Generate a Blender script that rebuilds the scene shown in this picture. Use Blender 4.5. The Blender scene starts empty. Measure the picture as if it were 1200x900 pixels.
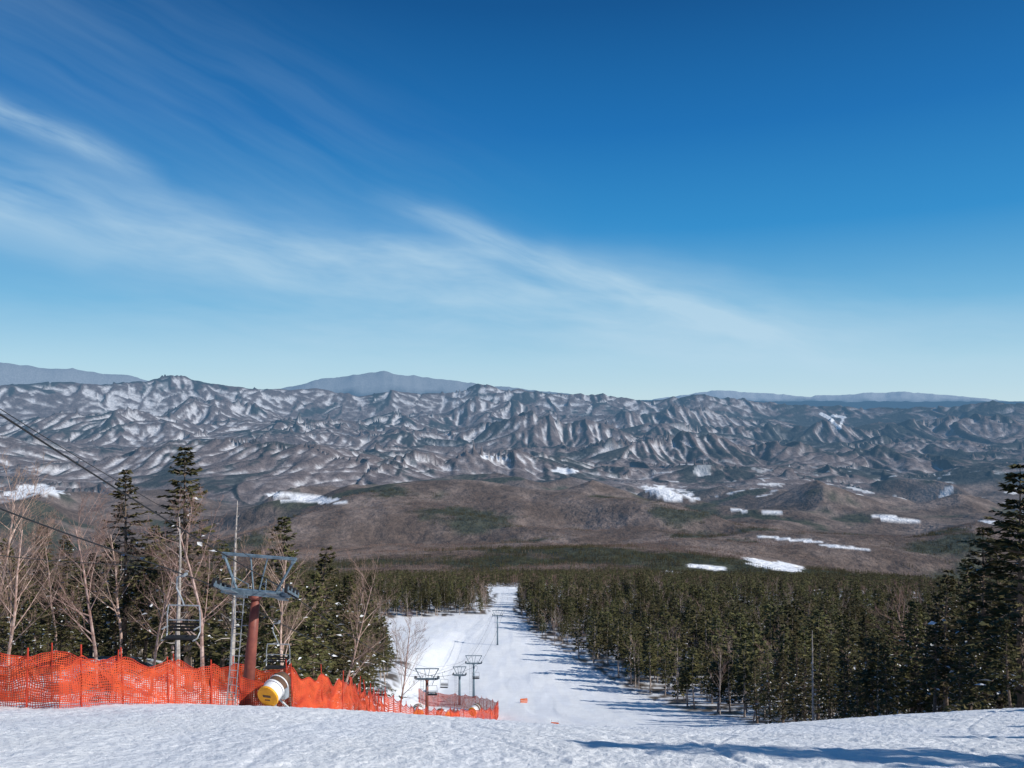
import bpy, bmesh, math, random
import numpy as np
from mathutils import Vector, Matrix
R=math.radians
scene=bpy.context.scene
rs=np.random.RandomState
# ------------------------------------------------------------------ noise
def h2(ix,iy,seed):
    a=(ix.astype(np.int64)*374761393+iy.astype(np.int64)*668265263+seed*1442695041)&0xffffffff
    a=((a^(a>>13))*1274126177)&0xffffffff
    a=((a^(a>>16))*2246822519)&0xffffffff
    a=a^(a>>15)
    return (a&0xffffff)/16777216.0
def gn(x,y,seed=0):
    ix=np.floor(x);iy=np.floor(y);fx=x-ix;fy=y-iy
    ux=fx*fx*fx*(fx*(fx*6-15)+10);uy=fy*fy*fy*(fy*(fy*6-15)+10)
    def g(i,j):
        a=h2(ix+i,iy+j,seed)*2*np.pi
        return np.cos(a)*(fx-i)+np.sin(a)*(fy-j)
    a=g(0,0);b=g(1,0);c=g(0,1);d=g(1,1)
    return ((a+(b-a)*ux)*(1-uy)+(c+(d-c)*ux)*uy)*1.5
def fbm(x,y,seed=0,o=4,gain=.5):
    s=0;a=1;t=0
    for i in range(o):
        s=s+a*gn(x*2**i+i*17.3,y*2**i-i*9.1,seed+i);t+=a;a*=gain
    return s/t
def ss(a,b,x):
    t=np.clip((x-a)/(b-a),0,1);return t*t*(3-2*t)
def erosion(px,py,dx,dy,seed):
    ix=np.floor(px);iy=np.floor(py);fx=px-ix;fy=py-iy
    va=0;gx=0;gy=0;wt=0
    for i in (-2,-1,0,1):
        for j in (-2,-1,0,1):
            hx=h2(ix-i,iy-j,seed)*.5;hy=h2(ix-i,iy-j,seed+77)*.5
            qx=fx+i-hx;qy=fy+j-hy
            w=np.exp(-2*(qx*qx+qy*qy));wt=wt+w
            m=(qx*dx+qy*dy)*2*np.pi
            c=np.cos(m)*w;s=-np.sin(m)*w
            va=va+c;gx=gx+s*dx;gy=gy+s*dy
    return va/wt,gx/wt,gy/wt
# ------------------------------------------------------------------ terrain
PD=np.array([0,5,10,14,20,28,40,60,100,144,200,280,350,450,700,1000,1500,2000,3000,4500,6000,8000,12000,1e5])
PZ=-np.array([1.7,3.2,4.85,6.2,8.6,11.8,17,25.9,41.5,55,66.6,81,93,112,165,230,320,400,530,650,730,790,800,800])
def pchip(X,Y,x):
    h=np.diff(X);d=np.diff(Y)/h;m=np.zeros(len(X));m[0]=d[0];m[-1]=d[-1]
    for i in range(1,len(X)-1):
        if d[i-1]*d[i]>0:
            w1=2*h[i]+h[i-1];w2=h[i]+2*h[i-1];m[i]=(w1+w2)/(w1/d[i-1]+w2/d[i])
    k=np.clip(np.searchsorted(X,x)-1,0,len(X)-2);t=(x-X[k])/h[k]
    return (2*t**3-3*t**2+1)*Y[k]+(t**3-2*t**2+t)*h[k]*m[k]+(-2*t**3+3*t**2)*Y[k+1]+(t**3-t**2)*h[k]*m[k+1]
SKX=[-400,0,60,120,165,200,240,300,370,420,460,520,560,600,650,700,760,815,870,950,1050,1100,1165,1200,1600]
SKY=[455,452,447,451,446,438,447,455,455,463,458,462,451,456,461,462,469,462,468,475,479,476,470,474,470]
F1X=[-400,0,70,150,230,320,370,450,520,600,660,740,1600]
F1Y=[430,424,431,441,462,458,446,436,446,455,462,470,474]
F2X=[-400,760,840,880,950,1000,1060,1140,1200,1600]
F2Y=[472,470,458,461,465,462,460,467,473,474]
RNGX=[6000,8000,10000,13000,16000,19000,80000];RNGO=[100,72,50,28,14,4,2]
def hills(x,y,r):
    a=fbm(x/1300+3,y/1100,15,3);b=1-np.abs(gn(x/900+9,y/1500,25))*2;c=gn(x/2600+1.3,y/1900+.4,26)
    return ss(1400,2600,r)*(125*a+85*c+ss(2400,4200,r)*110*b*ss(-.2,.3,a+.15))
def near_z(x,y):
    r=np.hypot(x,y)
    w=ss(300,1500,r);D=y*(1-w)+r*w
    z=pchip(PD,PZ,np.clip(D,0,9e4))
    back=60*(1-np.exp(-np.clip(-D,0,None)*.28/60));z=z+back
    z=z+.95*ss(8,30,y)*(1-ss(45,70,y))*(1-np.exp(-((x-6)/11)**2))
    z=z+4.0*(1-ss(-24,-13,x))*ss(32,50,y)*(1-ss(150,300,y))
    pmk=pistemask(x,y)
    z=z+ss(25,90,r)*1.0*fbm(x/30,y/30,5,3)*(1-pmk*.7)
    z=z+ss(60,110,y)*pmk*(.20*fbm(x/8,y/18,6,3)-.07*ss(.0,.35,gn(x/4,y/28,16)))
    z=z+ss(300,1500,r)*14*fbm(x/420,y/420,9,3)
    return z
PL=np.array([(-400,-19),(20,-19),(100,-18),(130,-20),(165,-22),(200,-32),(280,-50),(304,-48),(316,-10),(350,-8),(450,-8),(500,-22),(560,-26)])
PR=np.array([(-400,23),(30,22),(45,24),(75,28),(100,30),(150,24),(200,16),(260,6),(330,0),(450,1),(520,7),(560,9)])
def pistemask(x,y,buf=0.0):
    l=np.interp(y,PL[:,0],PL[:,1])-buf;r=np.interp(y,PR[:,0],PR[:,1])+buf
    wob=1.4*gn(x/9,y/9,3)+.5*gn(x/3,y/3,4)
    m=ss(-1.2,.6,np.minimum(x-l,r-x)+wob)
    return m*(y<560)
LAY=[(8000,1.1,1150),(10100,1.05,1300),(12400,1.,1350),(14700,1.,1400),(17000,1.,1400)]
def mountains(x,y,r):
    az=np.arctan2(x,y);azc=np.clip(az,-.75,.75)
    px=600+900*np.tan(azc);ca=np.cos(azc)
    st=np.interp(px,[0,450,700,900,1200],[4800,5300,5800,6500,7500])+900*gn(x/1800,y/1800,71)
    base=pchip(PD,PZ,np.clip(r,0,9e4));on=ss(0,1500,r-st)
    sk=np.interp(px,SKX,SKY)
    py=sk+np.interp(r,RNGX,RNGO);env=(470-py)/900*r*ca
    wx=x+420*fbm(x/1900,y/1900,31,3);wy=y+420*fbm(x/1900,y/1900,41,3)
    def HB(X,Y):
        rr=np.hypot(X,Y)
        L=0
        for k,(rk,ak,wk) in enumerate(LAY):
            rw=rk+1900*gn(X/5200+k*3.7,Y/9000+k,200+k)+700*gn(X/1900+k*2.1,Y/4000+k,210+k)
            al=np.clip(.64+.80*gn(X/3200+k*5.1,Y/6000+k*2,220+k)+.28*gn(X/1300+k*1.1,Y/3000,230+k),.10,1.08)
            L=np.maximum(L,ak*al*np.exp(-np.abs(rr-rw)/wk))
        a=1-np.abs(gn(X/2600,Y/2600,50))*1.8
        b=1-np.abs(gn(X/1300,Y/1300,51))*1.8
        return .80*L+.20*a*(.4+.6*L)+.12*b*(.5+.5*L)
    b=HB(wx,wy);e=40.
    gx=(HB(wx+e,wy)-b)/e;gy=(HB(wx,wy+e)-b)/e
    g=np.hypot(gx,gy)+2e-5;dx=gy/g*1.0;dy=-gx/g*1.0
    er=0;hx=0;hy=0
    for k,(cell,amp) in enumerate(((1050,.9),(520,.56),(270,.36),(140,.20),(80,.09))):
        v,ax,ay=erosion(x/cell,y/cell,dx*.85+.5*hy,dy*.85-.5*hx,60+k)
        er=er+v*amp;hx=hx+ax*.5;hy=hy+ay*.5
    m=np.clip(b,0,1.15)
    far=1-ss(24000,30000,r)
    z=base+(env-base)*m*on
    z=z+er*on*(70+30*ss(6000,13000,r))*(.35+.85*m)*(.25+.75*far)*(1-.4*ss(14000,19000,r))
    crest=(470-sk)/900*19300*ca
    k=np.exp(-(np.abs(r-19300-500*gn(px/160,px*0+.5,5))/1300)**1.3)
    zc=base+(crest-base)*k+er*58*k-20
    z=np.where(r>15000,np.maximum(z,zc),z)
    z=np.where(r>20500,base+(z-base)*(1-ss(20500,25000,r)),z)
    for (FX,FY,rr,wd,am,sc) in ((F1X,F1Y,42000,3500,120,2600.),(F2X,F2Y,60000,4000,170,3200.)):
        c=(470-np.interp(px,FX,FY))/900*rr*ca
        k=np.exp(-((r-rr)/wd)**2)
        rd=1-2*np.abs(fbm(x/sc,y/sc,8,4))
        z=np.where(r>28000,np.maximum(z,base+(c-base)*k+(rd-.6)*am*1.6*k),z)
    return z,er,m,on
rows=np.concatenate([np.linspace(.3,2,8)[:-1],np.geomspace(2,60,430)[:-1],np.geomspace(60,600,160)[:-1],
     np.geomspace(600,5500,170)[:-1],np.linspace(5500,21500,470)[:-1],np.geomspace(21500,80000,90)])
cols=np.concatenate([np.linspace(-R(41),R(41),980),np.linspace(R(41),R(319),70)[1:-1]])
nr,nc=len(rows),len(cols)
RR,AZ=np.meshgrid(rows,cols,indexing='ij')
X=RR*np.sin(AZ);Y=RR*np.cos(AZ)
Z=near_z(X,Y)
pist=pistemask(X,Y)
i0=np.searchsorted(rows,3700)
ER=np.zeros_like(Z);MM=np.zeros_like(Z);ON=np.zeros_like(Z)
zm,er,m,on=mountains(X[i0:],Y[i0:],RR[i0:])
w=ss(3700,4300,RR[i0:])
Z[i0:]=Z[i0:]*(1-w)+(zm+12*fbm(X[i0:]/420,Y[i0:]/420,9,3)*(1-on))*w
ER[i0:]=er;MM[i0:]=m;ON[i0:]=on*w
Z+=(1-ON)*hills(X,Y,RR)
# foreground snow relief
nn=np.searchsorted(rows,75)
xn,yn=X[:nn],Y[:nn]
tr=fbm(xn/1.6+.3*yn/3,yn/3.2,81,3)
ck=np.abs(gn(xn/.45,yn/.6,83))
groom=np.sin(xn*9+1.5*gn(xn/3,yn/5,88))*.008
rel=.05*tr+.05*fbm(xn/.4,yn/.4,82,4,.6)-.035*ck+groom*ss(0,.25,gn(xn/5,yn/7,89))
trk=np.zeros_like(xn)
for k in range(30):
    a=rs(k).uniform(-14,20);b=rs(k+50).uniform(-.9,.9);ph=rs(k+90).uniform(0,6)
    d=xn-(a+b*yn+rs(k+3).uniform(.4,1.8)*np.sin(yn/rs(k+9).uniform(3,6)+ph))
    trk-=.03*np.exp(-(d/.07)**2)-.015*np.exp(-((d-.18)/.09)**2)
Z[:nn]+=(rel+trk*.7)*(1-ss(50,75,RR[:nn]))
YF=np.where(Y>1,Y,1e9)
PX=600+900*X/YF;PY=470-900*Z/YF
# albedo
def lerp(a,b,t): return a+(b-a)*t[...,None]
C=lambda *a:np.array(a,dtype=float)
gnz=fbm(X/260,Y/260,101,4)
brown=lerp(C(.105,.076,.060),C(.215,.168,.145),ss(-.3,.4,gnz))
green=C(.036,.045,.024)
def greenness(x,y,r): return fbm(x/900,y/700,103,4)+.50*fbm(x/260,y/260,101,4)-.10*ss(1500,3000,r)+.16*(1-ss(800,1900,r))
gr=ss(.0,.16,greenness(X,Y,RR))
plain=lerp(brown,green,gr*.85)
fl=fbm(X/3.5,Y/3.5,107,3)
floor_=lerp(C(.11,.085,.065),C(.78,.80,.84),ss(-.12,.18,fl))
plain=lerp(floor_,plain,ss(450,900,RR))
dr=np.gradient(Z,axis=0)/np.gradient(rows)[:,None]
da=np.gradient(Z,axis=1)/(np.gradient(cols)[None,:]*RR)
sx=dr*np.sin(AZ)+da*np.cos(AZ);sy=dr*np.cos(AZ)-da*np.sin(AZ)
asp=np.clip((-sx*.9+sy*.1),-1,1)
def blur(a,n,ax):
    c=np.cumsum(np.pad(a,[(n+1,n) if k==ax else (0,0) for k in range(2)],mode='edge'),axis=ax)
    if ax==0: return (c[2*n+1:]-c[:-2*n-1])/(2*n+1)
    return (c[:,2*n+1:]-c[:,:-2*n-1])/(2*n+1)
relz=Z-blur(blur(Z,3,0),5,1)
gully=np.clip(-relz/13,-1.2,1.2)
mn=fbm(X/1700,Y/1700,111,4);mf=fbm(X/170,Y/170,113,4)
alt=np.clip((Z+800)/1000,0,1.4)
snow=ss(.28,.66,.01+.48*mn+.50*mf+.24*asp+.24*alt+.38*gully+.08*(1-ss(300,650,PX)))  # snow patches, plus sun-facing slopes whitened as painted light
snow*=1-.6*ss(650,1000,PX)
con_shade=ss(.0,.20,fbm(X/1000+7,Y/1000,121,4)+.40*mf-.45*asp-.07-.10*gully+.16*ss(550,950,PX))  # conifer patches, plus slopes facing away from the sun darkened as painted shade
mt=lerp(C(.125,.098,.092),C(.245,.21,.205),ss(-.35,.4,mf+.4*mn+.4*gully))
mt=lerp(mt,C(.030,.038,.034),con_shade*.87)
mt=lerp(mt,C(.70,.70,.72),snow*(1-con_shade*.65)*.74)
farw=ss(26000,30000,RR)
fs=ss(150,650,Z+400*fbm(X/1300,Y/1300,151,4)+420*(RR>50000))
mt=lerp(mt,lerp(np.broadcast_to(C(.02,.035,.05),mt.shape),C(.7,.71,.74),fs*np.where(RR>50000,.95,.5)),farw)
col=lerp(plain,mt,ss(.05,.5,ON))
PT=[(365,584,52,4.5),(45,574,30,7),(20,580,20,4),(580,537,20,2.5),(662,552,15,4),(775,574,22,5),(795,582,24,5),(1050,607,30,2.5),(905,600,16,2),
(930,632,50,1.5),(790,673,15,4),(830,664,26,4.5),(885,657,16,4),(912,662,30,5),(858,681,16,5),(822,693,9,5),(712,681,9,5),(1025,683,13,2.5),(985,640,30,1.5),(870,598,14,1.5),(1165,612,20,2)]
nz=fbm(X/120,Y/120,131,3);pm=np.zeros_like(Z)
for (cx,cy,hw,hh) in PT:
    d=((PX-cx)/hw)**2+(((PY-cy)-(PX-cx)*.10)/hh)**2+nz*1.6
    pm=np.maximum(pm,(1-ss(.7,1.05,d)))
pm*=(RR>1100)&(RR<11000)
sp=ss(.25,.31,fbm(X/260,Y/230,141,4))*ss(700,820,PX)*ss(5000,5600,RR)*(1-ss(8500,9500,RR))*(1-ss(.3,.6,ON*MM))
pm=np.maximum(pm,sp*.7)
def seg(ax,ay,bx,by,w):
    t=np.clip(((PX-ax)*(bx-ax)+(PY-ay)*(by-ay))/((bx-ax)**2+(by-ay)**2),0,1)
    return np.hypot(PX-ax-t*(bx-ax),PY-ay-t*(by-ay))<w
sr=seg(962,485,972,490,2.0)|seg(972,490,983,502,2.2)|seg(975,487,990,489,1.5)|seg(984,500,988,490,1.4)
pm=np.maximum(pm,(sr&(RR>10000)&(RR<19500)).astype(float))
col=lerp(col,C(.82,.84,.87),pm)
pcol=lerp(C(.84,.86,.89),C(.90,.91,.915),ss(-.25,.25,gn(X/3,Y/22,161)+.5*gn(X/1.2,Y/30,162)))
col=col+(pcol-col)*(pist*(RR<700))[...,None]
alpha=np.clip(pist*(RR<700)+pm,0,1)
# mesh
nv=nr*nc
co=np.empty((nv+1,3),np.float32)
co[:nv,0]=X.ravel();co[:nv,1]=Y.ravel();co[:nv,2]=Z.ravel();co[nv]=(0,0,-1.7)
ii,jj=np.meshgrid(np.arange(nr-1),np.arange(nc),indexing='ij');j2=(jj+1)%nc
quad=np.stack([ii*nc+jj,(ii*nc+j2),((ii+1)*nc+j2),((ii+1)*nc+jj)],-1).reshape(-1,4)[:,::-1]
tri=np.stack([np.full(nc,nv),(np.arange(nc)+1)%nc,np.arange(nc)],-1)
nq=len(quad)
me=bpy.data.meshes.new("terrain")
me.vertices.add(nv+1);me.vertices.foreach_set("co",co.ravel())
me.loops.add(nq*4+nc*3);me.loops.foreach_set("vertex_index",np.concatenate([quad.ravel(),tri.ravel()]).astype(np.int32))
me.polygons.add(nq+nc)
me.polygons.foreach_set("loop_start",np.concatenate([np.arange(nq)*4,nq*4+np.arange(nc)*3]).astype(np.int32))
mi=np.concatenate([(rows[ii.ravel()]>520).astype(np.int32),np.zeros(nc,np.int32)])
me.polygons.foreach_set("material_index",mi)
me.polygons.foreach_set("use_smooth",np.ones(nq+nc,bool))
me.update(calc_edges=True)
at=me.color_attributes.new("Col","FLOAT_COLOR","POINT")
ca=np.ones((nv+1,4),np.float32);ca[:nv,:3]=col.reshape(-1,3);ca[:nv,3]=alpha.ravel();ca[nv]=(.88,.895,.91,1)
at.data.foreach_set("color",ca.ravel())
terrain=bpy.data.objects.new("terrain",me);scene.collection.objects.link(terrain)

# ------------------------------------------------------------------ materials
def newmat(name):
    m=bpy.data.materials.new(name);m.use_nodes=True
    nt=m.node_tree;return m,nt,nt.nodes["Principled BSDF"],nt.nodes["Material Output"]
def N(nt,t,**k):
    n=nt.nodes.new(t)
    for a,b in k.items(): setattr(n,a,b)
    return n
def mth(nt,op,a,b=None,c=None):
    n=nt.nodes.new("ShaderNodeMath");n.operation=op
    for i,v in enumerate((a,b,c)):
        if v is None: continue
        if isinstance(v,(int,float)): n.inputs[i].default_value=v
        else: nt.links.new(v,n.inputs[i])
    return n.outputs[0]
def noise(nt,vec,scale,detail=4,rough=.55):
    n=N(nt,"ShaderNodeTexNoise");n.inputs["Scale"].default_value=scale;n.inputs["Detail"].default_value=detail
    n.inputs["Roughness"].default_value=rough
    if vec is not None: nt.links.new(vec,n.inputs["Vector"])
    return n.outputs[0]
def mapr(nt,v,a,b,c,d):
    n=N(nt,"ShaderNodeMapRange");nt.links.new(v,n.inputs[0])
    for i,k in enumerate((a,b,c,d)): n.inputs[i+1].default_value=k
    return n.outputs[0]
def mixc(nt,f,a,b,mode='MIX'):
    n=N(nt,"ShaderNodeMix",data_type='RGBA',blend_type=mode)
    for s,v in ((n.inputs[0],f),(n.inputs[6],a),(n.inputs[7],b)):
        if isinstance(v,(int,float)): s.default_value=v
        elif isinstance(v,tuple): s.default_value=(*v,1)
        else: nt.links.new(v,s)
    return n.outputs[2]
def simple(name,c,rough=.7,metal=0,var=.25,scale=6,c2=None,spec=.3,rnd=0):
    m,nt,b,o=newmat(name)
    tc=N(nt,"ShaderNodeTexCoord")
    f=noise(nt,tc.outputs["Object"],scale,2)
    f=mapr(nt,f,.35,.65,0,1)
    c2=c2 or tuple(x*(1-var) for x in c)
    r=mixc(nt,f,c2,c)
    if rnd:
        oi=N(nt,"ShaderNodeObjectInfo")
        v=mapr(nt,oi.outputs["Random"],0,1,1-rnd,1+rnd)
        hs=N(nt,"ShaderNodeHueSaturation");nt.links.new(r,hs.inputs["Color"]);nt.links.new(v,hs.inputs["Value"])
        h=mapr(nt,oi.outputs["Random"],0,1,.5-.08*rnd,.5+.03*rnd);nt.links.new(h,hs.inputs["Hue"])
        r=hs.outputs[0]
    nt.links.new(r,b.inputs["Base Color"]);b.inputs["Roughness"].default_value=rough
    b.inputs["Metallic"].default_value=metal;b.inputs["Specular IOR Level"].default_value=spec
    return m
m,nt,b,o=newmat("snow_ground")
vc=N(nt,"ShaderNodeVertexColor",layer_name="Col");ge=N(nt,"ShaderNodeNewGeometry");pos=ge.outputs["Position"]
f=mapr(nt,noise(nt,pos,.35,4),.3,.7,.94,1.04)
nt.links.new(mixc(nt,1.0,vc.outputs["Color"],f,'MULTIPLY'),b.inputs["Base Color"])
b.inputs["Roughness"].default_value=.55;b.inputs["Specular IOR Level"].default_value=.35
n1=noise(nt,pos,10,6,.70);n2=noise(nt,pos,2.0,4,.6)
vo=N(nt,"ShaderNodeTexVoronoi");vo.inputs["Scale"].default_value=6;nt.links.new(pos,vo.inputs["Vector"])
hh=mth(nt,'ADD',mth(nt,'MULTIPLY',n1,.085),mth(nt,'ADD',mth(nt,'MULTIPLY',n2,.11),mth(nt,'MULTIPLY',vo.outputs["Distance"],-.04)))
bp=N(nt,"ShaderNodeBump");bp.inputs["Strength"].default_value=.85;bp.inputs["Distance"].default_value=1.0
nt.links.new(hh,bp.inputs["Height"]);nt.links.new(bp.outputs[0],b.inputs["Normal"])
me.materials.append(m)
HAZE=(.11,.24,.41);HL=28000.  # painted aerial haze: blue emission blended over the hills by distance
m,nt,b,o=newmat("forested_hills_haze")
m.cycles.emission_sampling='NONE'
vc=N(nt,"ShaderNodeVertexColor",layer_name="Col");ge=N(nt,"ShaderNodeNewGeometry");pos=ge.outputs["Position"]
f1=mapr(nt,noise(nt,pos,.02,5,.7),.3,.7,.62,1.35)
f2=mapr(nt,noise(nt,pos,.07,3,.7),.3,.7,.72,1.28)
c=mixc(nt,1.0,vc.outputs["Color"],mth(nt,'MULTIPLY',f1,f2),'MULTIPLY')
c=mixc(nt,vc.outputs["Alpha"],c,vc.outputs["Color"])
nt.links.new(c,b.inputs["Base Color"]);b.inputs["Roughness"].default_value=1;b.inputs["Specular IOR Level"].default_value=0
bp=N(nt,"ShaderNodeBump");bp.inputs["Strength"].default_value=.6;bp.inputs["Distance"].default_value=1
nt.links.new(mth(nt,'MULTIPLY',noise(nt,pos,.014,5,.62),60.),bp.inputs["Height"]);nt.links.new(bp.outputs[0],b.inputs["Normal"])
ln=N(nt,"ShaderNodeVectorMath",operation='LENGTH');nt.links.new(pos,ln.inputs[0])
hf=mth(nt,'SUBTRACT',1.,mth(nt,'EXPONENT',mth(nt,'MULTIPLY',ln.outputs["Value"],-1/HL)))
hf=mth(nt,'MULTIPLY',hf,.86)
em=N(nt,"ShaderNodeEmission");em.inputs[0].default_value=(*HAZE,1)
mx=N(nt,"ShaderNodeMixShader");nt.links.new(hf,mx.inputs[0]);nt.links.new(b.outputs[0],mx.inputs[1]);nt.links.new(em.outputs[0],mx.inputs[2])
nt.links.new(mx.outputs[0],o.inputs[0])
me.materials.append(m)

def foliage(name,c,c2,scale=1.2,rnd=.25):
    m=simple(name,c,.75,0,c2=c2,scale=scale,spec=.15,rnd=rnd);return m
M_needle=foliage("fir_needles",(.116,.104,.042),(.040,.047,.020),1.2,.35)
M_needle2=foliage("far_needles",(.116,.103,.045),(.044,.052,.024),.5,.4)
M_bark=simple("fir_bark",(.24,.18,.14),.9,c2=(.12,.09,.07),scale=4)
M_palebark=simple("pale_bark",(.50,.43,.38),.85,c2=(.26,.21,.18),scale=3)
M_birch=simple("birch_bark",(.58,.44,.38),.8,c2=(.30,.19,.15),scale=2.5,rnd=.15)
M_twig=simple("bare_twigs",(.32,.215,.17),.9,c2=(.18,.125,.10),scale=1.5,rnd=.25)
M_dead=simple("dead_wood",(.50,.46,.42),.9,c2=(.30,.26,.23),scale=5)
M_snow=simple("snow_clump",(.8,.83,.87),.6,var=.1)
M_red=simple("red_brown_paint",(.25,.08,.055),.5,c2=(.17,.05,.04),scale=3)
M_steel=simple("bluegrey_steel",(.20,.27,.32),.45,.3,c2=(.12,.17,.21),scale=5)
M_galv=simple("galvanised_steel",(.42,.45,.48),.45,.4,c2=(.28,.31,.33),scale=7)
M_black=simple("black_rubber",(.02,.02,.022),.6,scale=9)
M_cable=simple("steel_rope",(.03,.032,.035),.5,.3,scale=20)
M_net=simple("orange_netting",(.66,.095,.03),.6,c2=(.46,.05,.02),scale=1.2)
M_pole=simple("red_pole",(.50,.05,.025),.5,scale=2)
M_yel=simple("yellow_cover",(.80,.40,.02),.5,c2=(.70,.32,.02),scale=3)
M_tarp=simple("brown_tarp",(.13,.075,.045),.6,c2=(.08,.05,.035),scale=3)
M_white=simple("white_paint",(.75,.76,.78),.5,var=.15,scale=3)
M_oran=simple("orange_mat",(.75,.15,.03),.6,scale=2)

def mkobj(name,verts,faces,mats,midx=None,smooth=False,parent=None,link=True):
    me=bpy.data.meshes.new(name);me.from_pydata([tuple(v) for v in verts],[],faces)
    for mm in mats: me.materials.append(mm)
    if midx is not None: me.polygons.foreach_set("material_index",midx)
    if smooth: me.polygons.foreach_set("use_smooth",[True]*len(faces))
    me.update()
    ob=bpy.data.objects.new(name,me)
    if link: scene.collection.objects.link(ob)
    if parent: ob.parent=parent
    return ob
class G:
    def __init__(s): s.v=[];s.f=[];s.m=[]
    def quad(s,a,b,c,d,m=0):
        i=len(s.v);s.v+=[a,b,c,d];s.f.append((i,i+1,i+2,i+3));s.m.append(m)
    def tube(s,pts,rad,n=6,m=0,cap=True):
        base=len(s.v);pts=[np.array(p,float) for p in pts]
        up=None
        for k,p in enumerate(pts):
            d=pts[min(k+1,len(pts)-1)]-pts[max(k-1,0)];d=d/(np.linalg.norm(d)+1e-9)
            if up is None: up=np.array([1,0,0]) if abs(d[0])<.8 else np.array([0,1,0])
            a=np.cross(d,up);a/=np.linalg.norm(a)+1e-9;b_=np.cross(d,a);up=np.cross(a,d)
            for q in range(n):
                t=2*math.pi*q/n;s.v.append(p+(a*math.cos(t)+b_*math.sin(t))*rad[k])
        for k in range(len(pts)-1):
            for q in range(n):
                q2=(q+1)%n;s.f.append((base+k*n+q,base+k*n+q2,base+(k+1)*n+q2,base+(k+1)*n+q));s.m.append(m)
        if cap and n>2:
            s.f.append(tuple(base+q for q in range(n))[::-1]);s.m.append(m)
            e=base+(len(pts)-1)*n;s.f.append(tuple(e+q for q in range(n)));s.m.append(m)
    def box(s,c,sz,rot=None,m=0,bev=0):
        bm=bmesh.new();bmesh.ops.create_cube(bm,size=1)
        for v in bm.verts: v.co=Vector((v.co.x*sz[0],v.co.y*sz[1],v.co.z*sz[2]))
        if bev: bmesh.ops.bevel(bm,geom=bm.edges[:],offset=bev,segments=2,affect='EDGES')
        M=Matrix.Translation(Vector(c))@(rot.to_4x4() if rot else Matrix.Identity(4))
        i=len(s.v);bm.verts.ensure_lookup_table()
        for v in bm.verts: s.v.append(np.array(M@v.co))
        for f in bm.faces: s.f.append(tuple(i+v.index for v in f.verts));s.m.append(m)
        bm.free()
    def obj(s,name,mats,**k): return mkobj(name,s.v,s.f,mats,s.m,**k)

def fir(name,seed,H,zb,nw,Lmax,nseg,tw,th,ntr=8,snow=0.,barkm=None,nm=None,link=False,wood=True,pw=.8,nbr=(3,5)):
    r=random.Random(seed);g=G()
    bx,by=r.uniform(-.3,.3),r.uniform(-.3,.3)
    def P(t): return np.array([bx*math.sin(t*3),by*math.sin(t*2.4),H*t])
    g.tube([P(t) for t in (0,.15,.35,.6,.85,1)],[.017*H,.014*H,.011*H,.007*H,.003*H,.001*H],ntr,1)
    up=np.array([0,0,1.])
    sidea=r.uniform(0,6.28)
    for w in range(nw):
        t=(w+r.random())/nw;T=zb+(1-zb)*t
        lay=r.uniform(.65,1.2)
        L0=Lmax*((1-t)**pw)*(.45+.55*min(1,(t+.05)/.22))*lay+.12
        nb=r.randint(*nbr)
        a0=r.uniform(0,6.3)
        for k in range(nb):
            a=a0+k*6.283/nb+r.uniform(-.5,.5)
            L=L0*r.uniform(.45,1.15)*(1+.22*math.cos(a-sidea))
            if r.random()<.10: L*=1.3
            e=(-.12+.75*t*t)+r.uniform(-.18,.18)
            o=np.array([math.cos(a),math.sin(a),0]);pp=np.array([-math.sin(a),math.cos(a),0])
            base=P(T)
            def Q(s): return base+o*L*s+up*L*(math.tan(e)*s-.28*s*s+.16*s**3)
            if wood: g.tube([Q(0),Q(.5),Q(.95)],[.035,.02,.006],3,1,cap=False)
            ns=max(2,int(round(nseg*(.5+.5*L/Lmax))))
            for q in range(ns):
                s=.22+.78*(q+r.random()*.8)/ns
                p=Q(min(s,1))
                for sd in (-1,1):
                    an=r.uniform(.5,1.15)
                    d=o*math.cos(an)+pp*sd*math.sin(an)+up*r.uniform(-.35,.15);d/=np.linalg.norm(d)
                    ln=tw*(.35+.75*(1-s))*(.5+.5*L/Lmax)*r.uniform(.7,1.25)+.10
                    wv=np.cross(d,up);wv/=np.linalg.norm(wv)+1e-9
                    rl=r.uniform(-.9,.9);wv=wv*math.cos(rl)+np.cross(d,wv)*math.sin(rl)
                    wd=th*r.uniform(.6,1.3)
                    mid=p+d*ln*.5+up*(.03)
                    g.quad(p,mid+wv*wd,p+d*ln-up*.04*ln,mid-wv*wd,2 if r.random()<snow*(1-t) else 0)
            d=o+up*r.uniform(-.1,.25);g.quad(Q(.8),Q(.9)+pp*th,Q(1)+d*tw*.4,Q(.9)-pp*th,0)
    return g.obj(name,[nm or M_needle,barkm or M_bark,M_snow],link=link)
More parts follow.
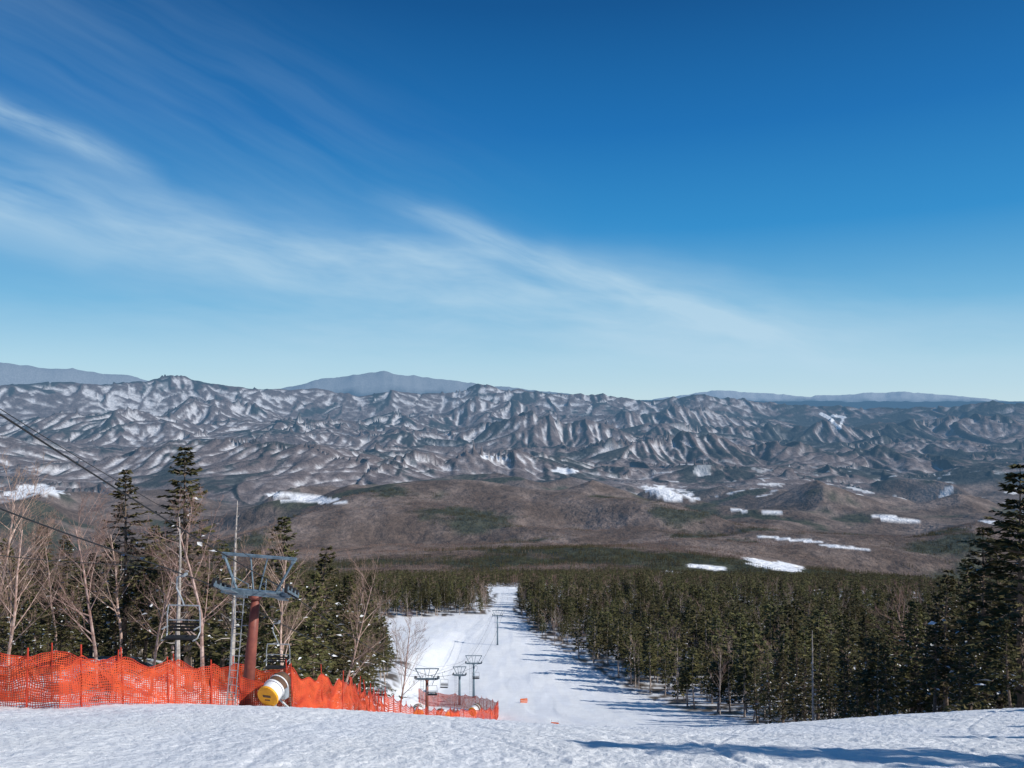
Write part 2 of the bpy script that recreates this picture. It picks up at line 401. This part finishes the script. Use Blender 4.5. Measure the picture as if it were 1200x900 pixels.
def birch(name,seed,H,lv=3,link=False,spread=.5,nbs=(17,9,7),mb=None,mt=None,thin=1.,t0=.3):
    r=random.Random(seed);g=G()
    def grow(p,d,L,rad,lev):
        n=4 if lev==0 else 3 if lev<3 else 2;pts=[p];q=p.copy();dd=d.copy();seg=[]
        for k in range(n):
            dd=dd+np.array([r.gauss(0,.08),r.gauss(0,.08),.07*lev+r.gauss(0,.05)]);dd/=np.linalg.norm(dd)
            q=q+dd*L/n;pts.append(q.copy());seg.append(dd.copy())
        rr=[rad*(1-.75*k/n) for k in range(n+1)]
        g.tube(pts,rr,[7,4,3,3][lev],0 if lev<2 else 1,cap=False)
        if lev>=lv: return
        nb=nbs[lev]
        for b_ in range(nb):
            t=(t0 if lev==0 else .2)+(1-(t0 if lev==0 else .2))*(b_+r.random())/nb;t=min(t,.99)
            k=int(t*n);f=t*n-k;pp=pts[k]*(1-f)+pts[k+1]*f
            a=r.uniform(0,6.28);dd=seg[k]
            s1=np.cross(dd,[.3,.5,.8]);s1/=np.linalg.norm(s1);s2=np.cross(dd,s1)
            sp=spread*r.uniform(.8,1.7)
            nd=dd*math.cos(sp)+(s1*math.cos(a)+s2*math.sin(a))*math.sin(sp)
            grow(pp,nd,L*r.uniform(.30,.50)*(1.2-.6*t),max(rad*(1-.7*t)*.42,.009*thin),lev+1)
    grow(np.array([0,0,0.]),np.array([r.gauss(0,.04),r.gauss(0,.04),1.]),H*.93,H*.011,0)
    return g.obj(name,[mb or M_birch,mt or M_twig],link=link)
def snag(name,seed,H,link=False):
    r=random.Random(seed);g=G()
    g.tube([(0,0,0),(.05,0,H*.4),(-.05,.04,H*.8),(.02,0,H)],[.014*H,.010*H,.005*H,.002*H],7,0)
    for k in range(34):
        z=H*r.uniform(.25,.97);a=r.uniform(0,6.28);L=r.uniform(.2,1.3)*(1.1-z/H)
        g.tube([(0,0,z),(math.cos(a)*L*.6,math.sin(a)*L*.6,z+.05),(math.cos(a)*L,math.sin(a)*L,z+r.uniform(-.2,.3))],[.03,.02,.006],3,0,cap=False)
    return g.obj(name,[M_dead],link=link)
TH=12.
firsN=[fir("fir_tree",i,TH,[.12,.24,.30,.16,.36][i],[36,32,30,38,28][i],[2.7,2.6,2.3,3.0,2.5][i],8,.60,.09,snow=[.06,.08,.05,.07,.04][i],nbr=(3,5)) for i in range(5)]
firsN.append(fir("fir_tree",205,TH,.10,34,4.6,12,.85,.10,snow=.01,nbr=(4,6),pw=.85))
firsM=[fir("fir_mid",20+i,TH,[.26,.38,.22,.44][i],19,[3.0,2.7,3.3,2.8][i],4,1.05,.21,ntr=5,barkm=M_palebark,wood=False,pw=[.7,.5,.75,.45][i],nbr=(3,5)) for i in range(4)]
firsF=[fir("fir_far",40+i,TH,.25,10,2.8,2,1.2,.38,ntr=3,nm=M_needle2,wood=False,pw=.55) for i in range(2)]
birN=[birch("birch_tree",60+i,TH,3,spread=.55) for i in range(3)]
birM=[birch("birch_mid",70+i,TH,2,spread=.5,nbs=(14,9,4),mb=M_palebark,thin=2.4,t0=.35) for i in range(2)]
snN=[snag("dead_tree",80+i,TH) for i in range(2)]
def zg(x,y): return float(near_z(np.array([float(x)]),np.array([float(y)]))[0])
placed=[]
def put(proto,name,x,y,h,rot=None,r=random.Random(5)):
    ob=bpy.data.objects.new(name,proto.data);scene.collection.objects.link(ob)
    s=h/TH;ob.location=(x,y,zg(x,y)-.15);ob.scale=(s*r.uniform(.92,1.12),)*2+(s,)
    ob.rotation_euler=(r.gauss(0,.02),r.gauss(0,.02),rot if rot is not None else r.uniform(0,6.28))
    placed.append((x,y));return ob
def putpx(kind,px,D,ytop,i):
    x=(px-600)/900*D;z=zg(x,D);h=(470-ytop)/900*D-z
    pr={'f':firsN,'b':birN,'s':snN}[kind];nm={'f':'fir_tree','b':'birch_tree','s':'dead_tree'}[kind]
    put(pr[i%len(pr)],nm,x,D,h)
L=[('f',225,44,522,3),('f',148,47,550,1),('f',345,50,603,3),('f',60,56,610,2),('f',12,48,640,0),('f',378,60,640,1),('f',95,50,650,3),
('f',185,58,610,4),('f',302,58,640,0),('f',410,70,668,2),('f',-30,44,600,3),('f',-80,46,580,1),('f',432,86,690,1),('f',45,40,690,1),('f',130,62,630,0),('f',262,56,635,1),
('f',165,50,680,3),('f',210,60,690,0),('f',245,64,665,1),('f',320,66,670,3),('f',360,68,690,0),('f',395,78,690,3),('f',75,60,660,0),('f',25,60,650,3),('f',280,62,700,3),('f',120,55,700,2),
('f',0,42,670,3),('f',30,46,660,1),('f',85,44,680,0),('f',110,48,645,3),('f',140,52,660,0),('f',172,47,640,3),('f',198,50,655,1),('f',240,52,660,0),('f',315,54,660,1),('f',365,56,665,0),
('f',5,54,630,1),('f',50,50,640,3),('f',75,52,625,1),('f',330,60,650,0),('f',290,50,690,1),('f',60,43,710,3),('f',155,43,700,0),('f',400,66,690,1),('f',420,76,690,0),
('b',118,39,588,0),('b',15,36,600,1),('b',243,39,590,2),('b',-30,37,560,0),('b',70,45,620,1),('b',335,45,640,0),('b',470,92,722,1),('b',180,40,640,2),('b',145,44,610,1),('b',285,50,650,1),('b',395,62,670,0),('b',205,46,600,1),
('s',272,38,583,0),('s',212,38,600,1),('s',300,43,680,0),
('f',1190,41,543,5),('f',1150,49,612,0),('f',1105,54,665,1),('f',1180,38,720,2),('f',1062,62,700,0),('f',1250,42,560,1),('f',1290,46,540,0),('f',1010,72,716,3),('f',955,80,735,1),
('f',1130,60,650,2),('f',1090,50,715,4),('f',1165,55,630,1),('f',900,92,752,0),('f',1035,56,750,3),('f',1215,50,570,2),('s',950,70,735,0),('f',985,62,765,1),('f',1120,44,740,0),
('f',1075,60,705,3),('f',1050,66,712,0),('f',1020,64,735,1),('f',990,76,722,3),('f',970,70,748,0),('f',930,84,742,3),('f',1095,58,690,0),('f',1140,46,735,3),('f',1000,58,782,0),('f',940,76,765,1),('f',915,88,760,3),('f',885,98,765,1),
('b',1075,66,700,2),('b',880,101,760,0)]
for a in L: putpx(*a)
# trees right of the run, out of frame, that throw the foreground shadows
for k,(x,y,h) in enumerate([(19.6,6.9,12.6),(23,3,13),(28,9.5,13),(24,-4,12),(33,13,13),(31,0,13),(37,20,13),(36,27,12),(41,22,12)]): put(firsN[k%5],"fir_tree",x,y,h)
for k,(x,y,h) in enumerate([(-26,18,11),(-30,25,12),(-27,30,11),(-34,12,12)]): put(firsN[k%5],"fir_tree",x,y,h)

# ------------------------------------------------------------------ forests (face instancing)
def scatter(name,proto,pts):
    if not len(pts): return
    v=[];f=[];r=random.Random(len(pts))
    for k,(x,y,z,s) in enumerate(pts):
        a=r.uniform(0,6.28);q=s*.5*1.41421
        for c in range(4):
            v.append((x+q*math.cos(a+c*math.pi/2),y+q*math.sin(a+c*math.pi/2),z))
        f.append((4*k,4*k+1,4*k+2,4*k+3))
    par=mkobj(name,v,f,[])
    par.instance_type='FACES';par.use_instance_faces_scale=True;par.instance_faces_scale=1
    par.show_instancer_for_render=False;par.show_instancer_for_viewport=False
    ch=bpy.data.objects.new(proto.name.split('.')[0]+"_plant",proto.data);scene.collection.objects.link(ch);ch.parent=par
def jitter(step,r0,r1,seed,azmax=R(40)):
    q=rs(seed);n=int(r1/step)+1
    gx,gy=np.meshgrid(np.arange(-n,n+1)*step,np.arange(0,n+1)*step)
    x=(gx+q.uniform(-.5,.5,gx.shape)*step).ravel();y=(gy+q.uniform(-.5,.5,gy.shape)*step).ravel()
    r=np.hypot(x,y);k=(r>r0)&(r<r1)&(np.abs(np.arctan2(x,y))<azmax);return x[k],y[k],q
x,y,q=jitter(4.3,58,370,1)
pm_=np.maximum(pistemask(x,y,1.5),0);ok=(pm_<.3)
ok&=~((x>-24)&(x<28)&(y<95))
pa=np.array(placed);dm=np.min(np.hypot(x[:,None]-pa[None,:,0],y[:,None]-pa[None,:,1]),axis=1);ok&=dm>2.5
ok&=fbm(x/14,y/14,27,2)>-.36
x,y=x[ok],y[ok];z=near_z(x,y)-.3
hgt=q.uniform(.42,1.15,len(x))**.8*(.94+.5*fbm(x/40,y/40,7,2))
kind=q.uniform(0,1,len(x))+.5*fbm(x/25,y/25,17,2)
P_=np.stack([x,y,z,hgt],-1);sel=q.randint(0,4,len(x))
bare=kind>.77
for k in range(4): scatter("conifer_forest",firsM[k],P_[(~bare)&(sel==k)])
for k in range(2): scatter("bare_forest",birM[k],P_[bare&(sel%2==k)]*np.array([1,1,1,.95]))
x,y,q=jitter(6.3,370,1050,2)
ok=pistemask(x,y,3)<.3;x,y=x[ok],y[ok];z=near_z(x,y)-.3
hgt=q.uniform(.45,1.05,len(x));kind=q.uniform(0,1,len(x))+.7*fbm(x/90,y/90,19,3)+.30*ss(450,1000,np.hypot(x,y))
P_=np.stack([x,y,z,hgt],-1);sel=q.randint(0,2,len(x));bare=kind>.74
for k in range(2): scatter("conifer_forest",firsF[k],P_[(~bare)&(sel==k)])
def brush(name,seed,H,n):
    r=random.Random(seed);g=G()
    g.tube([(0,0,0),(0,0,H*.6)],[.12,.05],3,1,cap=False)
    for k in range(n):
        a=r.uniform(0,6.28);z=r.uniform(.25,.6)*H;rr=r.uniform(.3,1.5)
        p=np.array([0,0,z]);t=np.array([math.cos(a)*rr,math.sin(a)*rr,z+r.uniform(.15,.4)*H])
        w=np.array([-math.sin(a),math.cos(a),0])*.16
        mid=(p+t)/2+np.array([0,0,-.2]);g.quad(p,mid+w,t,mid-w,0)
    return g.obj(name,[M_twig,M_palebark],link=False)
br=brush("bare_far",3,TH,22)
scatter("bare_forest",br,P_[bare]*np.array([1,1,1,.85]))
def clump(name,seed,n,size,src):
    r=random.Random(seed);vs=[];fs=[];ms=[]
    sm=src.data;sv=np.empty(len(sm.vertices)*3);sm.vertices.foreach_get("co",sv);sv=sv.reshape(-1,3)
    sf=[tuple(p.vertices) for p in sm.polygons];smi=[p.material_index for p in sm.polygons]
    for k in range(n):
        s=r.uniform(.45,.85);a=r.uniform(0,6.28);c,d=math.cos(a),math.sin(a);b0=len(vs)
        ox,oy=r.uniform(-.5,.5)*size,r.uniform(-.5,.5)*size
        w=np.stack([(sv[:,0]*c-sv[:,1]*d)*s+ox,(sv[:,0]*d+sv[:,1]*c)*s+oy,sv[:,2]*s-1.0],-1)
        vs+=list(w);fs+=[tuple(i+b0 for i in f) for f in sf];ms+=smi
    return mkobj(name,vs,fs,[mm for mm in sm.materials],ms,link=False)
firL=fir("fir_low",99,TH,.15,7,2.2,1,1.3,.6,ntr=3,nm=M_needle2,wood=False)
brL=brush("bare_low",9,TH,9)
cg=[clump("conifer_clump",k,14,30,firL) for k in range(2)];cb=[clump("bare_clump",k,15,30,brL) for k in range(2)]
x,y,q=jitter(29,1040,3700,3)
rr_=np.hypot(x,y);z=near_z(x,y)+hills(x,y,rr_)
ppx=600+900*x/y;ppy=470-900*z/y;bad=np.zeros(len(x),bool)
for (cx,cy,hw,hh) in PT: bad|=(((ppx-cx)/hw)**2+(((ppy-cy)-(ppx-cx)*.10)/(hh+1))**2)<1.4
gsel=greenness(x,y,rr_)+q.normal(0,.07,len(x))>.07
sel=q.randint(0,2,len(x));P_=np.stack([x,y,z,q.uniform(.8,1.15,len(x))],-1)
for k in range(2):
    scatter("conifer_forest",cg[k],P_[gsel&~bad&(sel==k)])
    scatter("bare_forest",cb[k],P_[(~gsel)&~bad&(sel==k)])

# ------------------------------------------------------------------ ski lift
def empty(name,loc,rz=0,rx=0,ry=0):
    e=bpy.data.objects.new(name,None);scene.collection.objects.link(e);e.location=loc;e.rotation_euler=(rx,ry,rz);return e
XL,XR=-12.45,-9.7;XC=(XL+XR)/2
def lift_tower(x,y,H,slope,tiltx=0,half=1.38,rad=.26,fh=1.3,z0=None,post=None):
    z=zg(x,y)-.4 if z0 is None else z0
    e=empty("lift_tower",(x,y,z),0,0,tiltx)
    g=G();g.tube([(0,0,0),(0,0,H*.5),(0,0,H)],[rad,rad*.85,rad*.68],16,0);g.tube([(0,0,H-.12),(0,0,H+.02)],[rad*.95]*2,16,0)
    g.tube([(0,0,0),(0,0,.5)],[rad*1.25]*2,16,0);o=g.obj("post",[post or M_red],parent=e);
    for p in o.data.polygons: p.use_smooth=len(p.vertices)==4
    g=G();g.box((0,0,H+.12),(half*2+.1,.22,.2),m=0,bev=.015)
    g.box((0,-.16,H+.04),(half*2-.3,.05,.05));g.box((0,.16,H+.04),(half*2-.3,.05,.05))
    g.obj("crossarm",[M_steel],parent=e)
    g=G();t=H+.22+fh
    g.box((0,0,t),(half*2+.35,.13,.11),bev=.01)
    for s in (-1,1):
        g.tube([(s*(half+.08),0,t-.05),(s*(half-.55),0,H+.22)],[.055,.055],6)
        g.tube([(s*.35,0,t-.05),(s*.12,0,H+.22)],[.035,.035],5)
        g.box((s*(half+.05),0,t-.12),(.12,.3,.1))
    g.obj("lifting_frame",[M_steel],parent=e)
    rot=Matrix.Rotation(-math.atan(slope),3,'X')
    for s,nm in ((-1,"sheave_train_a"),(1,"sheave_train_b")):
        g=G();c=Vector((s*half,0,H+.18))
        g.box(c,(.07,2.2,.14),rot,0,.01);g.box(c+Vector((s*.16,0,0)),(.05,1.8,.08),rot,0)
        for k in (-.9,-.3,.3,.9):
            p=c+rot@Vector((s*.09,k,.10))
            g.tube([p-Vector((.05,0,0)),p+Vector((.05,0,0))],[.19,.19],14,1);g.tube([p-Vector((.07,0,0)),p+Vector((.07,0,0))],[.08,.08],8,0)
        w=c+Vector((-s*.5,0,-.16));g.box(w,(.42,2.3,.04),rot,0)
        for k in (-1.1,1.1):
            p=w+rot@Vector((-s*.2,k,0));g.tube([p,p+Vector((0,0,.55))],[.02,.02],4,0)
        a=w+rot@Vector((-s*.2,-1.1,0))+Vector((0,0,.55));b_=w+rot@Vector((-s*.2,1.1,0))+Vector((0,0,.55));g.tube([a,b_],[.02,.02],4,0)
        g.obj(nm,[M_steel,M_black],parent=e)
    g=G();lx=-.62
    for s in (-.17,.17): g.tube([(lx+s,-.1,.5),(lx+s,-.1,H+.1)],[.022,.022],5)
    k=.7
    while k<H: g.tube([(lx-.17,-.1,k),(lx+.17,-.1,k)],[.014,.014],4);k+=.3
    for k in (.25,.5,.75): g.tube([(lx+.17,-.1,H*k),(-rad*.6,0,H*k)],[.02,.02],4)
    g.obj("ladder",[M_galv],parent=e)
    return e,z+H+.38
y1=32;e,zt=lift_tower(-11.0,y1,5.0,.40,R(4.5),fh=1.4)
y2=100;e,zt2=lift_tower(XC+.1,y2,6.0,.38,0,fh=1.2)
y3=143;e,zt3=lift_tower(XC+4.0,y3,6.6,.3,0,post=M_steel)
y4=228;e,zt4=lift_tower(XC+6.8,y4,9.0,.2,0,post=M_steel)
yb=-24;e,ztb=lift_tower(XC,yb,7.2,.40,0)
e,zt6=lift_tower(-9.0,133,5.4,.3,0,half=1.0,post=M_steel)
KN=[(yb,ztb,0),(14.5,-.27,0),(y1,zt,0),(y2,zt2,.1),(y3,zt3,4.0),(y4,zt4,6.8),(470,zg(-4,470)+4,8)]
def rope(off,name,zoff=0,rad=.022,kn=KN,zup=0):
    pts=[]
    for a,b in zip(kn[:-1],kn[1:]):
        if a[0]==14.5: sag=.10
        elif a[0]<14: sag=0
        else: sag=(b[0]-a[0])*.012
        for k in range(24):
            t=k/24;y=a[0]+(b[0]-a[0])*t
            zu=zup*(1-ss(14.5,32,np.array(float(y))))
            pts.append((XC+off+a[2]+(b[2]-a[2])*t,y,a[1]+(b[1]-a[1])*t-sag*4*t*(1-t)+zoff+float(zu)))
    g=G();g.tube(pts,[rad]*len(pts),6);o=g.obj(name,[M_cable]);return np.array(pts)
rB=rope(1.45,"haul_rope");rA=rope(-1.30,"haul_rope",zup=-.6)
rope(-1.9,"signal_cable",zoff=.25,rad=.010,zup=-2.1)
rope(0.2,"signal_cable",zoff=1.2,rad=.010,zup=-.3)
def chair(rp,y,name="chairlift_chair",sw=.02,flip=1):
    x=float(np.interp(y,rp[:,1],rp[:,0]));z=float(np.interp(y,rp[:,1],rp[:,2]))
    e=empty(name,(x,y,z),0 if flip>0 else math.pi,0,sw)
    g=G();g.box((0,0,0),(.10,.35,.10),m=0,bev=.01);g.tube([(0,0,0),(-.28,0,-.10),(-.30,0,-.5),(-.05,0,-1.0),(0,0,-1.15)],[.032]*5,8);g.obj("hanger",[M_galv],parent=e)
    W=.58;g=G()
    g.tube([(-W,.0,-1.15),(W,.0,-1.15)],[.028]*2,6)
    for s in (-1,1):
        g.tube([(s*W,0,-1.15),(s*(W+.04),.0,-1.5),(s*(W+.04),.05,-2.15),(s*W,-.1,-2.35),(s*W,-.5,-2.32)],[.026]*5,6)
        g.tube([(s*(W+.02),.05,-1.95),(s*(W+.02),-.45,-1.92)],[.03]*2,6)
    g.tube([(-W,.06,-1.72),(W,.06,-1.72)],[.022]*2,5)
    g.obj("frame",[M_galv],parent=e)
    g=G();g.box((0,-.24,-2.28),(1.12,.46,.06),bev=.02);g.obj("seat",[M_black],parent=e)
    g=G()
    for k in range(3): g.box((0,.07,-1.86-.12*k),(1.10,.04,.08),Matrix.Rotation(R(8),3,'X'),bev=.01)
    g.obj("backrest",[M_black],parent=e)
for y in (29.2,41,73,120): chair(rA,y)
for y in (92,135): chair(rB,y,flip=-1)

# ------------------------------------------------------------------ netting
def path(pts,step):
    P=np.array(pts,float);seg=np.hypot(*np.diff(P,axis=0).T);s=np.concatenate([[0],np.cumsum(seg)])
    q=np.arange(0,s[-1],step);return np.interp(q,s,P[:,0]),np.interp(q,s,P[:,1]),q
def net(pts,h,cell,strip,polestep,seed,name="safety_net",lean=.0,sag=.25,poleh=.25,rag=.08):
    x,y,s=path(pts,cell);n=len(x);nv=max(3,int(h/cell))
    z=near_z(x,y)
    tx=np.gradient(x);ty=np.gradient(y);l=np.hypot(tx,ty);nx,ny=-ty/l,tx/l
    ph=(s%polestep)/polestep
    hh=h*(1-sag*4*ph*(1-ph)*(.6+.5*gn(s/polestep*.5,s*0,seed)))+rag*gn(s/.7,s*0,seed+1)
    g=G();P=np.zeros((n,nv+1,3))
    for j in range(nv+1):
        v=j/nv
        off=lean*v+.16*math.sin(math.pi*v)*gn(s/1.6,s*0+v*1.5,seed+2)*1.6+.05*gn(s/.35,s*0+v*4,seed+3)
        P[:,j,0]=x+nx*off;P[:,j,1]=y+ny*off;P[:,j,2]=z-.03+hh*v+.03*gn(s/.5,s*0+v*5,seed+4)
    hs=strip/2;T3=np.stack([tx/l,ty/l,0*l],-1);nn=np.stack([nx,ny,0*nx],-1)*.004
    up=np.array([0,0,hs])
    for i in range(n-1):
        for j in range(nv+1):
            a,b=P[i,j],P[i+1,j];g.quad(a-up,b-up,b+up,a+up)
            if j<nv:
                c=P[i,j+1];t=T3[i]*hs;k=nn[i];g.quad(a-t+k,a+t+k,c+t+k,c-t+k)
    e=empty(name,(0,0,0));g.obj("mesh_panel",[M_net],parent=e)
    g=G();g.tube([tuple(P[i,nv]) for i in range(0,n,2)],[strip*.55]*len(range(0,n,2)),4);g.obj("top_rope",[M_pole],parent=e)
    g=G();k=0;r=random.Random(seed)
    while k<s[-1]:
        xx=float(np.interp(k,s,x));yy=float(np.interp(k,s,y));zz=zg(xx,yy)
        g.tube([(xx,yy,zz-.3),(xx+r.uniform(-.12,.12),yy+r.uniform(-.05,.05),zz+h+poleh*r.uniform(.3,1.2))],[.03,.025],7);k+=polestep*r.uniform(.97,1.03)
    g.obj("poles",[M_pole],parent=e)
def W(px,D): return ((px-600)/900*D,D)
net([W(-260,19),W(-90,22),W(0,23.5),W(75,23),W(150,26),W(215,28.5),W(262,30.3)],1.6,.085,.026,2.1,1,sag=.3,rag=.15)
net([W(-200,26),W(20,28),W(140,31),W(250,33),W(300,33.5),W(345,33.5)],2.0,.085,.032,2.3,2,sag=.3,rag=.15)
net([W(285,31),W(325,31.5)],1.2,.075,.030,1.6,3)
net([W(345,33),W(372,34),W(400,36),W(425,41),W(452,52)],1.8,.075,.045,1.9,4,sag=.45,rag=.45)
net([W(452,52),W(490,68),W(525,80),W(560,88),(-2.2,95),(-2.0,112),(-5.5,124),(-10,130),(-16,131)],2.3,.16,.075,3.2,5,sag=.2)
net([(-15,88),(-8.5,93),(-7,104),(-9,112)],1.5,.16,.09,3,6)

# ------------------------------------------------------------------ snow guns
def gun(x,y,rz,sc=1,lift=.9,tilt=20):
    z=zg(x,y);e=empty("snow_gun",(x,y,z),rz)
    e.scale=(sc,)*3
    Mx=Matrix.Translation(Vector((0,0,lift)))@Matrix.Rotation(R(tilt),4,'X')
    def tf(g): g.v=[np.array(Mx@Vector(v)) for v in g.v]
    g=G();g.tube([(0,-.48,0),(0,-.42,0),(0,-.1,0)],[.40,.42,.41],24);g.tube([(0,-.1,0),(0,.45,0),(0,.62,0),(0,.66,0)],[.43,.40,.30,.10],24,1);tf(g);g.obj("barrel",[M_white,M_tarp],parent=e,smooth=False)
    g=G();g.tube([(0,-.56,0),(0,-.54,0),(0,-.46,0)],[.36,.44,.45],24)
    tf(g);g.obj("front_cover",[M_yel],parent=e)
    g=G();g.box((0,-.566,.05),(.34,.012,.10));g.box((0,-.566,-.12),(.22,.012,.05))
    tf(g);g.obj("cover_marking",[M_tarp],parent=e)
    g=G();g.tube([(0,-.12,0),(0,-.05,0)],[.455,.455],24);g.tube([(0,.2,0),(0,.25,0)],[.435,.435],24);tf(g);g.obj("clamp_rings",[M_white],parent=e)
    g=G();g.tube([(0,0,0),(0,0,lift-.3)],[.06,.06],8)
    for a in (0.5,2.6,4.7): g.tube([(0,0,.45),(math.cos(a)*.6,math.sin(a)*.6,-.15)],[.04,.04],6)
    g.box((.35,.1,.55),(.25,.3,.4),bev=.02)
    g.obj("stand",[M_galv],parent=e)
gun((325-600)/900*30.5,30.5,R(-18),1.0,.74,18)
gun((491-600)/900*80,80,R(10),1.3,1.5,10);gun(-4.6,97,R(-30),1.3,1.5,10);gun((520-600)/900*88,88,R(60),1.2,1.3,10)
def mat_(x,y,w,h,rz):
    g=G();g.box((0,0,h/2),(w,.3,h),bev=.06);g.box((0,-.16,h*.3),(w*.98,.02,.05),m=1);g.box((0,-.16,h*.7),(w*.98,.02,.05),m=1)
    for s in (-1,1): g.tube([(s*w*.4,0,-.3),(s*w*.4,0,h+.3)],[.03,.03],6,1)
    o=g.obj("safety_mat",[M_oran,M_white]);o.location=(x,y,zg(x,y));o.rotation_euler=(0,0,rz)
mat_(2.1,137,1.3,.7,.2);mat_(5.2,94,1.0,.5,-.2)

# ------------------------------------------------------------------ sun and sky
el=R(37);a=R(21)
sun=(math.cos(el)*math.cos(a),-math.cos(el)*math.sin(a),math.sin(el))
ld=bpy.data.lights.new("sun","SUN");ld.energy=5.0;ld.angle=R(.5);ld.color=(1,.955,.89)
lo=bpy.data.objects.new("sun",ld);scene.collection.objects.link(lo)
lo.rotation_euler=Vector(sun).to_track_quat('Z','Y').to_euler();lo.location=(50,-20,60)
wd=bpy.data.worlds.new("World");scene.world=wd;wd.use_nodes=True;nt=wd.node_tree
wd.cycles.sampling_method='MANUAL';wd.cycles.sample_map_resolution=256
bg=nt.nodes["Background"];bg.inputs[1].default_value=.10
sk=N(nt,"ShaderNodeTexSky",sky_type='NISHITA',sun_disc=False);sk.sun_elevation=el;sk.sun_rotation=math.pi/2+a
sk.altitude=1800;sk.air_density=1.0;sk.dust_density=.2;sk.ozone_density=3.0
tc=N(nt,"ShaderNodeTexCoord");sp=N(nt,"ShaderNodeSeparateXYZ");nt.links.new(tc.outputs["Generated"],sp.inputs[0])
gx,gy,gz=sp.outputs
AZn=mth(nt,'ARCTAN2',gx,gy);hyp=mth(nt,'MAXIMUM',mth(nt,'SQRT',mth(nt,'ADD',mth(nt,'MULTIPLY',gx,gx),mth(nt,'MULTIPLY',gy,gy))),.001)
V=mth(nt,'DIVIDE',gz,hyp)
rp=N(nt,"ShaderNodeValToRGB");nt.links.new(V,rp.inputs[0]);cr=rp.color_ramp
stops=[(0,(.54,.73,.82)),(.05,(.40,.65,.80)),(.12,(.145,.45,.72)),(.22,(.026,.275,.62)),(.35,(.006,.165,.475)),(.52,(.001,.088,.29)),(1,(.004,.075,.25))]
while len(cr.elements)<len(stops): cr.elements.new(.5)
for e_,(p,c_) in zip(cr.elements,stops): e_.position=p;e_.color=(*c_,1)
sc_=N(nt,"ShaderNodeVectorMath",operation='SCALE');nt.links.new(rp.outputs[0],sc_.inputs[0]);sc_.inputs[3].default_value=10.
skyc=mixc(nt,.90,sk.outputs[0],sc_.outputs[0])
def comb(a_,b_,c_=0.):
    n=N(nt,"ShaderNodeCombineXYZ")
    for i,v in enumerate((a_,b_,c_)):
        if isinstance(v,(int,float)): n.inputs[i].default_value=v
        else: nt.links.new(v,n.inputs[i])
    return n.outputs[0]
warp=mth(nt,'MULTIPLY',mth(nt,'SUBTRACT',noise(nt,comb(AZn,V),3.5,3),.5),.11)
def band(v0,sl,w,a0,a1,fade,amp,seed,sc=3.,st=6.,dt=5):
    d=mth(nt,'SUBTRACT',V,mth(nt,'ADD',mth(nt,'MULTIPLY',AZn,sl),v0));d=mth(nt,'ADD',d,mth(nt,'MULTIPLY',warp,.6))
    m_=mth(nt,'EXPONENT',mth(nt,'MULTIPLY',mth(nt,'POWER',mth(nt,'ABSOLUTE',mth(nt,'DIVIDE',d,w)),2.),-1.))
    e1=mapr(nt,AZn,a0-fade,a0+fade,0,1);e2=mapr(nt,AZn,a1-fade,a1+fade,1,0)
    t=noise(nt,comb(mth(nt,'ADD',AZn,mth(nt,'MULTIPLY',V,.6)),mth(nt,'MULTIPLY',d,st),seed),sc,dt,.60)
    t=mapr(nt,t,.32,.68,.12,1.)
    return mth(nt,'MULTIPLY',mth(nt,'MULTIPLY',m_,mth(nt,'MULTIPLY',e1,e2)),mth(nt,'MULTIPLY',t,amp))
B=[band(.142,-.135,.052,-1.2,.45,.25,.74,1.,3.2,4),
   band(.198,-.36,.022,-.12,.40,.08,.60,2.,5,4),
   band(.125,-.33,.016,-.9,-.47,.05,.72,3.,6,4),
   band(.185,-.06,.016,-.35,.0,.1,.38,9.,6,4,4),
   band(.075,-.05,.05,-.5,.95,.3,.50,5.,3.5,5,4),
   band(.20,-.42,.12,-.9,-.1,.2,.11,6.,4,6,3)]
s=B[0]
for b_ in B[1:]: s=mth(nt,'ADD',s,b_)
s=mth(nt,'MINIMUM',mth(nt,'MULTIPLY',s,mapr(nt,V,.0,.04,.4,1)),.8)
cc=mixc(nt,s,skyc,(5.0,6.9,8.3))
nt.links.new(cc,bg.inputs[0])
# ------------------------------------------------------------------ camera
cd=bpy.data.cameras.new("camera");cd.lens=27;cd.sensor_width=36;cd.clip_end=200000;cd.clip_start=.1
cam=bpy.data.objects.new("camera",cd);scene.collection.objects.link(cam);cam.location=(0,0,0)
cam.rotation_euler=(R(90)+math.atan(20/900),0,0);scene.camera=cam
scene.view_settings.view_transform='Standard';scene.view_settings.look='None';scene.view_settings.exposure=0
print("trees",len(placed))
